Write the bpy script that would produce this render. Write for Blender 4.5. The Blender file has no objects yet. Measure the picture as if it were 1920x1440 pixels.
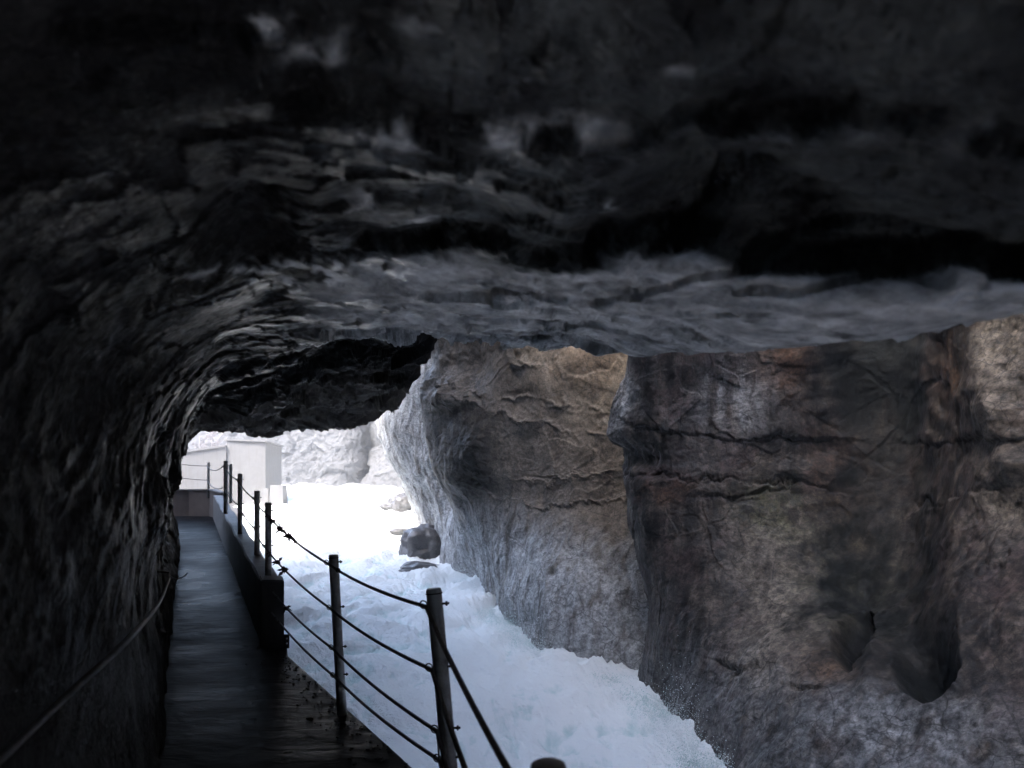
import bpy, bmesh, math, random
import numpy as np
from mathutils import Vector, Matrix

random.seed(7)
S = bpy.context.scene
C = S.collection
R = math.radians

# ------------------------------------------------------------------ camera
EYE = 1.5                      # eye height above the walkway
F = 1440.0                     # focal length in photo pixels (1920 wide)
HY = 935.0                     # horizon line of the photo, pixels from the top
cam_d = bpy.data.cameras.new('camera')
cam = bpy.data.objects.new('camera', cam_d); C.objects.link(cam)
cam.location = (0, 0, EYE); cam.rotation_euler = (R(90), 0, 0)
cam_d.sensor_width = 36; cam_d.lens = 27; cam_d.sensor_fit = 'HORIZONTAL'
cam_d.shift_y = (HY - 720) / 1920.0
cam_d.clip_start = 0.02; cam_d.clip_end = 3000
cam_d.dof.use_dof = True; cam_d.dof.focus_distance = 9.5; cam_d.dof.aperture_fstop = 3.8
S.camera = cam

# ------------------------------------------------------------------ light
SUN_EL, SUN_AZ = 52.0, 222.0        # azimuth: clockwise from +Y (upstream)
W = bpy.data.worlds.new('World'); S.world = W; W.use_nodes = True
nt = W.node_tree; bg = nt.nodes['Background']
sky = nt.nodes.new('ShaderNodeTexSky'); sky.sky_type = 'NISHITA'; sky.sun_disc = False
sky.air_density = 1.0; sky.dust_density = 2.2; sky.ozone_density = 0.5; sky.sun_elevation = R(SUN_EL); sky.sun_rotation = R(SUN_AZ)
nt.links.new(sky.outputs[0], bg.inputs[0]); bg.inputs[1].default_value = 0.15
sun_d = bpy.data.lights.new('sun', 'SUN'); sun_d.energy = 1.0; sun_d.angle = R(14); sun_d.color = (1, .96, .9)
sun = bpy.data.objects.new('sun', sun_d); C.objects.link(sun)
_s = Vector((math.sin(R(SUN_AZ)) * math.cos(R(SUN_EL)), math.cos(R(SUN_AZ)) * math.cos(R(SUN_EL)), math.sin(R(SUN_EL))))
sun.rotation_euler = _s.to_track_quat('Z', 'Y').to_euler()
S.view_settings.view_transform = 'Standard'; S.view_settings.look = 'None'
S.view_settings.exposure = 3.6; S.view_settings.gamma = 1.0
S.cycles.use_denoising = True
S.cycles.max_bounces = 8; S.cycles.diffuse_bounces = 5; S.cycles.glossy_bounces = 4
S.cycles.sample_clamp_indirect = 8.0
S.cycles.caustics_reflective = False; S.cycles.caustics_refractive = False

# ------------------------------------------------------------------ numpy noise
_rs = np.random.RandomState(11)
_perm = _rs.permutation(256).astype(np.int64); _perm = np.concatenate([_perm, _perm, _perm])
_grad = _rs.normal(size=(256, 3)); _grad /= np.linalg.norm(_grad, axis=1)[:, None]
_rnd = _rs.uniform(-1, 1, size=(256, 7))

def _h(ix, iy, iz):
    return _perm[_perm[_perm[ix & 255] + (iy & 255)] + (iz & 255)]

def perlin(p):
    i = np.floor(p).astype(np.int64); f = p - i
    u = f * f * f * (f * (f * 6 - 15) + 10)
    r = 0
    for dx in (0, 1):
        wx = u[:, 0] if dx else 1 - u[:, 0]
        for dy in (0, 1):
            wy = u[:, 1] if dy else 1 - u[:, 1]
            for dz in (0, 1):
                wz = u[:, 2] if dz else 1 - u[:, 2]
                g = _grad[_h(i[:, 0] + dx, i[:, 1] + dy, i[:, 2] + dz)]
                r = r + wx * wy * wz * (g[:, 0] * (f[:, 0] - dx) + g[:, 1] * (f[:, 1] - dy) + g[:, 2] * (f[:, 2] - dz))
    return r * 1.5

def fbm(p, octv=4, gain=.5, lac=2.03):
    a, r = 1.0, 0
    for k in range(octv):
        r = r + a * perlin(p + 17.3 * k); p = p * lac; a *= gain
    return r

def ridged(p, octv=4, gain=.5, lac=2.1):
    a, r = 1.0, 0
    for k in range(octv):
        r = r + a * (1 - 2 * np.abs(perlin(p + 9.1 * k))); p = p * lac; a *= gain
    return r

def facets(p, tilt=1.0):
    """blocky broken rock: nearest jittered cell gives a tilted plane"""
    i = np.floor(p).astype(np.int64)
    best = np.full(len(p), 1e9); val = np.zeros(len(p)); sec = np.full(len(p), 1e9)
    for dx in (-1, 0, 1):
        for dy in (-1, 0, 1):
            for dz in (-1, 0, 1):
                c = i + np.array([dx, dy, dz])
                q = _rnd[_h(c[:, 0], c[:, 1], c[:, 2])]
                d = p - (c + .5 + .48 * q[:, :3])
                dd = (d * d).sum(1)
                v = q[:, 3] * .5 + tilt * (d * q[:, 4:7]).sum(1)
                m = dd < best
                sec = np.where(m, best, np.minimum(sec, dd))
                val = np.where(m, v, val); best = np.where(m, dd, best)
    return val, np.sqrt(sec) - np.sqrt(best)

def sstep(a, b, x):
    t = np.clip((x - a) / (b - a), 0, 1); return t * t * (3 - 2 * t)

def gauss(x, c, w):
    return np.exp(-((x - c) / w) ** 2)

def crom(ctrl, t):
    """Catmull-Rom along axis 0 of ctrl at parameters t (0..n-1)"""
    n = ctrl.shape[0]
    k = np.clip(np.floor(t).astype(int), 0, n - 2); f = (t - k).reshape((-1,) + (1,) * (ctrl.ndim - 1))
    ext = np.concatenate([2 * ctrl[:1] - ctrl[1:2], ctrl, 2 * ctrl[-1:] - ctrl[-2:-1]])
    p0, p1, p2, p3 = ext[k], ext[k + 1], ext[k + 2], ext[k + 3]
    return .5 * (2 * p1 + (p2 - p0) * f + (2 * p0 - 5 * p1 + 4 * p2 - p3) * f ** 2 + (3 * p1 - 3 * p2 + p3 - p0) * f ** 3)

def params(segs):
    """segs: samples per control interval -> parameters"""
    out = []
    for k, n in enumerate(segs): out.append(k + np.arange(n) / n)
    out.append([len(segs)]); return np.concatenate(out)

def surf(ctrl, useg, vseg):
    a = crom(ctrl, params(useg))                       # (NU, nv, 3)
    b = crom(np.swapaxes(a, 0, 1), params(vseg))       # (NV, NU, 3)
    return np.swapaxes(b, 0, 1)                        # (NU, NV, 3)

def normals(G):
    du = np.gradient(G, axis=0); dv = np.gradient(G, axis=1)
    n = np.cross(du, dv); n /= np.linalg.norm(n, axis=2)[..., None] + 1e-12
    return n

def to_px(P):
    y = np.maximum(P[:, 1], .05)
    return 960 + F * P[:, 0] / y, HY - F * (P[:, 2] - EYE) / y

def grid_obj(name, G, mat, smooth=True, attrs=None, flip=False):
    nu, nv = G.shape[:2]
    me = bpy.data.meshes.new(name)
    idx = np.arange(nu * nv).reshape(nu, nv)
    a, b, c, d = idx[:-1, :-1].ravel(), idx[1:, :-1].ravel(), idx[1:, 1:].ravel(), idx[:-1, 1:].ravel()
    q = np.stack([a, d, c, b] if flip else [a, b, c, d], 1).ravel()
    nf = len(a)
    me.vertices.add(nu * nv); me.vertices.foreach_set('co', G.reshape(-1).astype(np.float32))
    me.loops.add(nf * 4); me.loops.foreach_set('vertex_index', q.astype(np.int32))
    me.polygons.add(nf); me.polygons.foreach_set('loop_start', (np.arange(nf) * 4).astype(np.int32))
    me.update(calc_edges=True)
    if smooth: me.polygons.foreach_set('use_smooth', np.ones(nf, dtype=bool))
    for k, v in (attrs or {}).items():
        at = me.attributes.new(k, 'FLOAT', 'POINT'); at.data.foreach_set('value', v.astype(np.float32).ravel())
    me.materials.append(mat); me.validate()
    o = bpy.data.objects.new(name, me); C.objects.link(o)
    return o

# ------------------------------------------------------------------ object helpers
def structure(o): o['kind'] = 'structure'; return o

def tag(o, label=None, cat=None, group=None, kind=None):
    if label: o['label'] = label
    if cat: o['category'] = cat
    if group: o['group'] = group
    if kind: o['kind'] = kind
    return o

def empty(name, loc, label, cat, group=None):
    o = bpy.data.objects.new(name, None); C.objects.link(o); o.location = loc; o.empty_display_size = .1
    return tag(o, label, cat, group)

def obj(name, bm, mat, parent=None, smooth=False):
    me = bpy.data.meshes.new(name); bmesh.ops.recalc_face_normals(bm, faces=bm.faces[:]); bm.to_mesh(me); bm.free()
    if smooth:
        for p in me.polygons: p.use_smooth = True
    me.materials.append(mat)
    o = bpy.data.objects.new(name, me); C.objects.link(o)
    if parent is not None:
        o.parent = parent; bpy.context.view_layer.update()
        o.matrix_parent_inverse = Matrix.Translation(world_loc(parent)).inverted()
    return o

def world_loc(o):
    v = Vector(o.location)
    if o.type == 'MESH': return Vector((0, 0, 0))
    return v

def tube(bm, pts, rad, n=8, cap=True):
    pts = [Vector(p) for p in pts]; rings = []
    rads = rad if isinstance(rad, (list, tuple)) else [rad] * len(pts)
    up = Vector((0, 0, 1))
    for k, p in enumerate(pts):
        t = (pts[min(k + 1, len(pts) - 1)] - pts[max(k - 1, 0)]).normalized()
        a = t.cross(up if abs(t.z) < .95 else Vector((1, 0, 0))).normalized(); b = t.cross(a)
        rings.append([bm.verts.new(p + (a * math.cos(2 * math.pi * j / n) + b * math.sin(2 * math.pi * j / n)) * rads[k]) for j in range(n)])
    for r0, r1 in zip(rings, rings[1:]):
        for j in range(n):
            bm.faces.new((r0[j], r0[(j + 1) % n], r1[(j + 1) % n], r1[j]))
    if cap: bm.faces.new(rings[0][::-1]); bm.faces.new(rings[-1])

def torus(bm, c, axis, R0, r, n=14, m=6):
    axis = Vector(axis).normalized(); a = axis.orthogonal().normalized(); b = axis.cross(a); rings = []
    for k in range(n):
        th = 2 * math.pi * k / n; d = a * math.cos(th) + b * math.sin(th)
        rings.append([bm.verts.new(Vector(c) + d * (R0 + r * math.cos(2 * math.pi * j / m)) + axis * r * math.sin(2 * math.pi * j / m)) for j in range(m)])
    for k in range(n):
        for j in range(m):
            bm.faces.new((rings[k][j], rings[(k + 1) % n][j], rings[(k + 1) % n][(j + 1) % m], rings[k][(j + 1) % m]))

def hexa(bm, p):
    """box from 8 points: bottom 4 ccw, top 4 ccw"""
    v = [bm.verts.new(q) for q in p]
    for f in ((3, 2, 1, 0), (4, 5, 6, 7), (0, 1, 5, 4), (1, 2, 6, 5), (2, 3, 7, 6), (3, 0, 4, 7)):
        bm.faces.new([v[k] for k in f])

def P(px, py, d): return Vector(((px - 960) / F * d, d, EYE + (HY - py) / F * d))

# ------------------------------------------------------------------ materials
def newmat(name):
    m = bpy.data.materials.new(name); m.use_nodes = True
    return m, m.node_tree, m.node_tree.nodes['Principled BSDF']

class N:
    """tiny node-building helper"""
    def __init__(s, nt): s.nt = nt
    def node(s, typ, **kw):
        n = s.nt.nodes.new(typ)
        for k, v in kw.items(): setattr(n, k, v)
        return n
    def link(s, a, b): s.nt.links.new(a, b)
    def setin(s, sock, v):
        if hasattr(v, 'is_output'): s.link(v, sock)
        else: sock.default_value = v
    def coord(s): return s.node('ShaderNodeTexCoord').outputs['Object']
    def mapping(s, v, scale=(1, 1, 1), rot=(0, 0, 0)):
        n = s.node('ShaderNodeMapping'); s.link(v, n.inputs[0]); n.inputs['Scale'].default_value = scale; n.inputs['Rotation'].default_value = rot
        return n.outputs[0]
    def noise(s, v, scale, detail=6, rough=.55, dist=0):
        n = s.node('ShaderNodeTexNoise'); s.link(v, n.inputs['Vector']); n.inputs['Scale'].default_value = scale
        n.inputs['Detail'].default_value = detail; n.inputs['Roughness'].default_value = rough; n.inputs['Distortion'].default_value = dist
        return n.outputs['Fac']
    def warp(s, v, scale, amt):
        n = s.node('ShaderNodeTexNoise'); s.link(v, n.inputs['Vector']); n.inputs['Scale'].default_value = scale; n.inputs['Detail'].default_value = 3
        a = s.node('ShaderNodeVectorMath', operation='SUBTRACT'); s.link(n.outputs['Color'], a.inputs[0]); a.inputs[1].default_value = (.5, .5, .5)
        b = s.node('ShaderNodeVectorMath', operation='SCALE'); s.link(a.outputs[0], b.inputs[0]); b.inputs['Scale'].default_value = amt
        c = s.node('ShaderNodeVectorMath', operation='ADD'); s.link(v, c.inputs[0]); s.link(b.outputs[0], c.inputs[1])
        return c.outputs[0]
    def voro_edge(s, v, scale):
        n = s.node('ShaderNodeTexVoronoi', feature='DISTANCE_TO_EDGE'); s.link(v, n.inputs['Vector']); n.inputs['Scale'].default_value = scale
        return n.outputs['Distance']
    def ramp(s, f, stops):
        n = s.node('ShaderNodeValToRGB'); s.link(f, n.inputs[0]); e = n.color_ramp.elements
        while len(e) < len(stops): e.new(.5)
        for k, (p, c) in enumerate(stops):
            e[k].position = p; e[k].color = (c, c, c, 1) if not isinstance(c, tuple) else c + (1,)
        return n.outputs[0]
    def mix(s, f, a, b, mode='MIX'):
        n = s.node('ShaderNodeMix', data_type='RGBA', blend_type=mode)
        s.setin(n.inputs[0], f)
        for k, v in ((6, a), (7, b)):
            s.setin(n.inputs[k], v + (1,) if isinstance(v, tuple) and len(v) == 3 else v)
        return n.outputs[2]
    def math(s, op, a, b=0.0):
        n = s.node('ShaderNodeMath', operation=op); s.setin(n.inputs[0], a); s.setin(n.inputs[1], b); return n.outputs[0]
    def attr(s, name): return s.node('ShaderNodeAttribute', attribute_name=name).outputs['Fac']
    def bump(s, h, strength, dist, prev=None):
        n = s.node('ShaderNodeBump'); s.link(h, n.inputs['Height']); n.inputs['Strength'].default_value = strength; n.inputs['Distance'].default_value = dist
        if prev is not None: s.link(prev, n.inputs['Normal'])
        return n.outputs[0]

def rock_mat(name, base, alt, dark, light, scale=1.0, rough=(.35, .75), bump=.02, streak=.6, crack=.6, attrs=False, streakdir=(5, 5, .35), crackscale=1.6, moss=.0, spec=.5, pale=False, mottle=0.0, hue2=(.1, .07, .065)):
    m, t, b = newmat(name); n = N(t); v = n.coord()
    big = n.noise(v, .55 * scale, 5, .6); med = n.noise(v, 3.2 * scale, 8, .65); fine = n.noise(v, 26 * scale, 8, .7)
    col = n.mix(n.ramp(big, [(.36, 0.0), (.62, 1.0)]), base, alt)
    col = n.mix(n.math('MULTIPLY', n.ramp(med, [(.5, 0.0), (.72, 1.0)]), .7), col, light)
    col = n.mix(n.math('MULTIPLY', n.ramp(med, [(.28, 1.0), (.46, 0.0)]), .75), col, dark)
    st = n.noise(n.mapping(n.warp(v, 1.3, .25), streakdir), 1.0, 6, .6)
    stm = n.ramp(st, [(.5, 0.0), (.66, 1.0)])
    col = n.mix(n.math('MULTIPLY', stm, streak), col, dark)
    if mottle > 0:
        dr = n.noise(n.mapping(n.warp(v, 2.2, .12), (6.5, 6.5, .9)), 1.0, 5, .62)
        col = n.mix(n.math('MULTIPLY', n.ramp(dr, [(.52, 0.0), (.62, 1.0)]), .6 * mottle), col, light)
        col = n.mix(n.math('MULTIPLY', n.ramp(dr, [(.38, 1.0), (.47, 0.0)]), .85 * mottle), col, dark)
        col = n.mix(n.math('MULTIPLY', n.ramp(n.noise(n.warp(v, 3, .1), 1.9, 6, .68), [(.5, 0.0), (.6, 1.0)]), .55 * mottle), col, hue2)
    if attrs:
        col = n.mix(n.math('MULTIPLY', n.attr('tan'), .8), col, n.mix(n.ramp(med, [(.35, 0.0), (.65, 1.0)]), (.115, .094, .074), (.265, .225, .18)))
        col = n.mix(n.math('MULTIPLY', n.attr('ochre'), n.ramp(med, [(.3, .3), (.6, 1.0)])), col, (.16, .075, .03))
        col = n.mix(n.math('MULTIPLY', n.attr('green'), n.ramp(med, [(.35, .0), (.6, .8)])), col, (.10, .105, .045))
        col = n.mix(n.math('MULTIPLY', n.attr('pale_sheen'), n.ramp(st, [(.32, .05), (.54, 1.0)])), col, (.46, .465, .47))  # whitens pale rock and the painted wet sheen and rim glint
        col = n.mix(n.math('MULTIPLY', n.attr('stain_shade'), n.ramp(n.noise(n.mapping(v, (2.5, 2.5, .6)), 1.0, 6, .6), [(.3, 1.0), (.7, .6)])), col, (.012, .0135, .0135))
    if moss > 0:
        col = n.mix(n.math('MULTIPLY', n.ramp(n.noise(v, 1.1, 6, .65), [(.55, 0.0), (.7, 1.0)]), moss), col, (.06, .075, .03))
    if mottle > 0:
        mm = n.noise(n.mapping(v, (1, 1, 1.2)), 11, 7, .74)
        k = n.math('ADD', n.math('MULTIPLY', n.ramp(mm, [(.36, 0.0), (.64, 1.0)]), 1.25), .28)
        sc = n.node('ShaderNodeVectorMath', operation='SCALE'); t.links.new(col, sc.inputs[0]); t.links.new(k, sc.inputs['Scale']); col = n.mix(mottle, col, sc.outputs[0])
    wv = n.warp(n.warp(v, 1.1, .22), 11, .045)
    e1 = n.ramp(n.voro_edge(n.mapping(wv, (.8, .8, 1.7)), crackscale), [(0.0, 0.0), (.016, 1.0)])
    gate = n.ramp(n.noise(v, 1.7, 3, .5), [(.42, 0.0), (.5, 1.0)])
    e1 = n.mix(gate, (1, 1, 1), e1)
    e2 = n.ramp(n.voro_edge(n.mapping(wv, (1, 1, .75)), crackscale * 4), [(0.0, 0.0), (.045, 1.0)])
    e2 = n.mix(n.ramp(n.noise(v, 2.2, 4, .6), [(.46, 0.0), (.58, 1.0)]), (1, 1, 1), e2)
    e1 = n.mix(1.0, e1, e2, 'MULTIPLY')
    col = n.mix(n.math('MULTIPLY', n.math('SUBTRACT', 1.0, e1), crack), col, (.01, .01, .01))
    spk = n.noise(n.mapping(v, (1, 1, .8)), 62 * scale, 4, .75)
    col = n.mix(n.ramp(spk, [(.56, 0.0), (.68, .5)]), col, light)
    col = n.mix(n.ramp(fine, [(.34, .85), (.56, 0.0)]), col, n.mix(1.0, col, (.35, .35, .35), 'MULTIPLY'))
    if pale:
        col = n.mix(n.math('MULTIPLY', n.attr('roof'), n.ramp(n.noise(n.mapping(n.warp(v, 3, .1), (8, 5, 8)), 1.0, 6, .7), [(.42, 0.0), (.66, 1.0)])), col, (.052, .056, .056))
        col = n.mix(n.attr('mouth_tone'), col, n.mix(n.ramp(med, [(.36, 0.0), (.62, 1.0)]), (.05, .044, .039), (.19, .165, .145)))  # browner, lighter cave rock towards the mouth
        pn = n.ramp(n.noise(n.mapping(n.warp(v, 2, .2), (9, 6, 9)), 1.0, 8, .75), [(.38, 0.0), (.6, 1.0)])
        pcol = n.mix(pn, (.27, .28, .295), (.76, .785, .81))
        col = n.mix(n.attr('pale'), col, pcol)  # whitens the slab rock and the painted wet glints
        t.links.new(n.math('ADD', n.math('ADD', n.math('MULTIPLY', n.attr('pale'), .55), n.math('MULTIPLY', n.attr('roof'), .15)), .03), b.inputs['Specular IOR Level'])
    if attrs: col = n.mix(n.math('MULTIPLY', n.attr('stain_shade'), n.ramp(med, [(.36, .97), (.64, .6)])), col, (.010, .0112, .011))  # stain and painted shade laid over once more
    t.links.new(col, b.inputs['Base Color'])
    rg = n.math('ADD', n.math('MULTIPLY', n.ramp(n.noise(v, 2.3, 5, .6), [(.35, 0.0), (.65, 1.0)]), rough[1] - rough[0]), rough[0])
    t.links.new(rg, b.inputs['Roughness'])
    if attrs: t.links.new(n.math('MULTIPLY', n.math('SUBTRACT', 1.0, n.attr('stain_shade')), spec), b.inputs['Specular IOR Level'])
    elif not pale: b.inputs['Specular IOR Level'].default_value = spec
    nb = n.bump(n.noise(v, 9 * scale, 10, .7), .6, bump * 2.2)
    if pale: nb = n.bump(n.noise(v, 24, 6, .7), 1.0, .035, nb)
    nb = n.bump(fine, .55, bump * .7, nb)
    t.links.new(nb, b.inputs['Normal'])
    return m

M = {}
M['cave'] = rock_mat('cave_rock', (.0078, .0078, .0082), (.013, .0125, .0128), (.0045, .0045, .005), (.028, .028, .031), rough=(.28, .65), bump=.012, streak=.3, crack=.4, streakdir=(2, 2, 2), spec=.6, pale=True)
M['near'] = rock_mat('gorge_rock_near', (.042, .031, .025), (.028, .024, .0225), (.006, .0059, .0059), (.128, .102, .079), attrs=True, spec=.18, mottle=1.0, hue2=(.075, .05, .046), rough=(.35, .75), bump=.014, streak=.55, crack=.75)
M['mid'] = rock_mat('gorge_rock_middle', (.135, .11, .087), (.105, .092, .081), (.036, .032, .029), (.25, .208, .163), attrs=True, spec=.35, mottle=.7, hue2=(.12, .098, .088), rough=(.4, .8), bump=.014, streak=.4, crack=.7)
M['far'] = rock_mat('gorge_rock_far', (.1, .101, .106), (.125, .126, .131), (.068, .069, .073), (.16, .161, .166), rough=(.7, .9), bump=.05, streak=.4, crack=.3)
M['bank'] = rock_mat('bank_rock', (.1, .095, .09), (.13, .125, .12), (.04, .04, .04), (.2, .2, .2), bump=.015, streak=.3)
M['boulder'] = rock_mat('boulder_rock', (.09, .085, .09), (.12, .115, .115), (.05, .05, .05), (.2, .2, .2), bump=.01, streak=.1, crack=.3, rough=(.25, .5))
M['hill'] = rock_mat('hill_rock', (.11, .105, .105), (.09, .088, .09), (.06, .06, .062), (.15, .148, .148), rough=(.8, .9), bump=.05, streak=.1, crack=.1)

def m_path():
    m, t, b = newmat('wet_concrete'); n = N(t); v = n.coord()
    f = n.noise(v, 5, 8, .65); wetn = n.noise(v, .9, 4, .55)
    t.links.new(n.mix(n.ramp(f, [(.35, 0.0), (.65, 1.0)]), (.004, .004, .0043), (.010, .0096, .010)), b.inputs['Base Color'])
    t.links.new(n.ramp(wetn, [(.35, .26), (.7, .5)]), b.inputs['Roughness'])
    rp = n.noise(n.mapping(n.warp(v, 2, .2), (2.6, 5.5, 1), (0, 0, R(24))), 1.0, 6, .6, .6)
    nb = n.bump(rp, .5, .035); nb = n.bump(n.noise(v, 60, 6, .7), .25, .003, nb)
    b.inputs['Specular IOR Level'].default_value = .005
    t.links.new(nb, b.inputs['Normal']); return m
M['path'] = m_path()

def m_conc(name, c0, c1, dark, rough=.8, spec=.4):
    m, t, b = newmat(name); n = N(t); v = n.coord()
    f = n.noise(v, 4, 8, .65); st = n.noise(n.mapping(v, (9, 9, .6)), 1, 5, .6)
    col = n.mix(n.ramp(f, [(.35, 0.0), (.65, 1.0)]), c0, c1)
    col = n.mix(n.ramp(st, [(.52, 0.0), (.72, .75)]), col, dark)
    t.links.new(col, b.inputs['Base Color']); b.inputs['Roughness'].default_value = rough; b.inputs['Specular IOR Level'].default_value = spec
    t.links.new(n.bump(n.noise(v, 35, 8, .7), .5, .012), b.inputs['Normal']); return m
M['parapet'] = m_conc('parapet_concrete', (.06, .056, .055), (.11, .1, .098), (.03, .03, .03), .6)
M['redwall'] = m_conc('reddish_concrete', (.085, .066, .058), (.125, .098, .086), (.05, .042, .038), .8)
M['conc'] = m_conc('pale_concrete', (.155, .153, .155), (.18, .177, .178), (.135, .124, .118), .85)

def m_metal(name, c0, c1, rough, metallic=.7, scale=14):
    m, t, b = newmat(name); n = N(t); v = n.coord()
    f = n.noise(v, scale, 7, .65)
    t.links.new(n.mix(n.ramp(f, [(.4, 0.0), (.62, 1.0)]), c0, c1), b.inputs['Base Color'])
    t.links.new(n.ramp(f, [(.3, rough), (.7, rough + .25)]), b.inputs['Roughness'])
    b.inputs['Metallic'].default_value = metallic
    t.links.new(n.bump(n.noise(v, 70, 5, .7), .3, .002), b.inputs['Normal']); return m
M['post'] = m_metal('galvanised_post', (.45, .46, .455), (.28, .27, .255), .42, .15)
M['cable'] = m_metal('steel_cable', (.05, .045, .05), (.03, .025, .025), .5, .5, 40)
M['bolt'] = m_metal('rusty_bolt', (.06, .045, .04), (.03, .025, .025), .6, .4, 60)
M['rope'] = m_metal('pale_wire_rope', (.4, .39, .4), (.27, .265, .265), .6, .0, 60)
M['leaf'] = m_metal('withered_leaf', (.03, .022, .03), (.05, .035, .04), .8, 0, 40)
M['grit'] = m_metal('dark_grit', (.015, .013, .013), (.04, .035, .03), .8, 0, 30)
M['bark'] = m_metal('bare_bark', (.2, .18, .18), (.28, .26, .27), .9, 0, 8)

def m_water():
    m, t, b = newmat('white_water'); n = N(t); v = n.coord()
    w = n.warp(v, .8, .6)
    f = n.noise(n.mapping(w, (1.0, .5, 1), (0, 0, R(-24))), 1.3, 7, .62)
    foam = n.attr('foam')
    fs = n.noise(n.mapping(n.warp(v, 1.5, .25), (5, 1.1, 1), (0, 0, R(-24))), 1.0, 6, .65)
    k = n.math('ADD', n.math('MULTIPLY', n.ramp(f, [(.3, 0.0), (.6, 1.0)]), .35), n.math('ADD', n.math('MULTIPLY', foam, .75), n.math('MULTIPLY', n.ramp(fs, [(.36, 0.0), (.6, 1.0)]), .28)))
    col = n.mix(n.ramp(k, [(.14, 0.0), (.66, 1.0)]), (.38, .59, .56), (.88, .905, .895))
    t.links.new(col, b.inputs['Base Color'])
    t.links.new(n.ramp(k, [(.2, .25), (.7, .8)]), b.inputs['Roughness'])
    b.inputs['Specular IOR Level'].default_value = .4
    nb = n.bump(n.noise(w, 7, 9, .7), .8, .11); nb = n.bump(n.noise(v, 45, 6, .75), .6, .012, nb)
    t.links.new(nb, b.inputs['Normal']); return m
M['water'] = m_water()

# ------------------------------------------------------------------ layout curves (metres)
def zp(y): return np.interp(y, [-20, 8, 14, 21, 26], [0, 0, .5, 1.05, 1.35])           # walkway level
def zr(y): return -2.6 + .1 * np.asarray(y, float)                                       # river level
def xl(y): return np.interp(y, [-9, -3, -.8, .2, 1, 1.7, 2.5, 3.5, 5, 7, 9, 11, 13, 15, 21, 24],
                            [-.6, -.7, -.75, -.8, -.9, -1.05, -1.27, -1.65, -2.28, -3.15, -4.0, -4.88, -5.75, -6.6, -9.2, -10.5])
def xr(y): return np.interp(y, [-9, 0, 1.5, 2.5, 3.3, 4.28, 7.4, 7.85, 20, 23], [.8, .4, .28, .12, -.05, -.535, -2.16, -2.3, -7.4, -8.8])

# ------------------------------------------------------------------ cave gallery: left wall, ceiling, lip, cliff above
st = [  # Y   foot   shoulder       ceil left     ceil mid      near lip     lip
 (-9,   -.6, (-.5, 1.7), (-.2, 2.2), (.5, 2.3), (1.1, 2.1), (1.6, 1.85)),
 (-3,   -.7, (-.65, 1.7), (-.35, 2.15), (.1, 2.25), (.7, 2.05), (1.1, 1.8)),
 (-.8, -.75, (-.7, 1.75), (-.4, 2.12), (.1, 2.17), (.65, 2.0), (1.0, 1.76)),
 (.2,   -.8, (-.75, 1.75), (-.45, 2.05), (0, 2.05), (.6, 1.92), (1.0, 1.78)),
 (1,    -.9, (-.85, 1.77), (-.5, 2.04), (-.05, 2.04), (.5, 1.93), (.95, 1.81)),
 (1.7, -1.05, (-1.0, 1.8), (-.65, 2.06), (-.15, 2.08), (.4, 1.98), (.87, 1.88)),
 (2.5, -1.27, (-1.15, 1.85), (-.8, 2.13), (-.3, 2.15), (.3, 2.08), (.75, 2.0)),
 (3.5, -1.65, (-1.5, 1.9), (-1.1, 2.24), (-.5, 2.31), (.15, 2.26), (.53, 2.19)),
 (5,   -2.28, (-2.05, 2.0), (-1.6, 2.37), (-.95, 2.58), (-.25, 2.63), (.15, 2.56)),
 (7,   -3.15, (-2.9, 2.1), (-2.4, 2.6), (-1.7, 3.05), (-.95, 3.2), (-.49, 3.17)),
 (9,   -4.0, (-3.75, 2.2), (-3.2, 2.8), (-2.5, 3.3), (-1.7, 3.55), (-1.16, 3.6)),
 (11, -4.88, (-4.6, 2.3), (-4.0, 2.85), (-3.2, 3.2), (-2.3, 3.4), (-1.47, 3.4)),
 (13, -5.7, (-5.4, 2.35), (-4.8, 2.85), (-3.9, 3.1), (-2.9, 3.2), (-1.95, 3.3)),
 (15, -6.6, (-6.3, 2.2), (-5.85, 2.78), (-4.6, 2.85), (-3.4, 3.05), (-2.6, 3.25)),
 (16.0, -7.6, (-7.3, 2.6), (-6.7, 3.5), (-5.2, 4.0), (-3.8, 4.1), (-2.6, 4.5)),
 (17, -11, (-11, 6), (-9, 8), (-6, 8), (-4.0, 8), (-2.6, 8)),
 (18, -26, (-25, 11), (-18, 13), (-10, 14), (-5, 14), (-3.6, 14)),
]
ctrl = []
for Y, x0, sh, cl, mi, nl, lp in st:
    z0 = float(zp(Y)) - .25
    row = [(x0, Y, z0)]
    for f, bx in ((.33, -.08), (.68, -.05)):
        row.append((x0 + (sh[0] - x0) * f + bx, Y, z0 + (sh[1] - z0) * f))
    row += [(q[0], Y, q[1]) for q in (sh, cl, mi, nl, lp)]
    lx, lz = lp; bk = float(np.interp(Y, [6, 11], [0, 1]))
    for dx, zz in ((.22, lz + .45), (.3, max(lz + 1.5, 4.6)), (.5 - .7 * bk, max(lz + 3, 9 - 2 * bk)), (.6 - 2.5 * bk, 12.5)):
        row.append((lx + dx, Y + (.0 if Y < 16 else .3), max(zz, lz + .4)))
    ctrl.append(row)
ctrl = np.array(ctrl, float)
G = surf(ctrl, [10, 16, 40, 60, 60, 55, 55, 60, 65, 60, 55, 55, 60, 40, 20, 12], [34, 40, 40, 55, 75, 80, 75, 16, 16, 10, 10])
nrm = normals(G); Pt = G.reshape(-1, 3)
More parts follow.
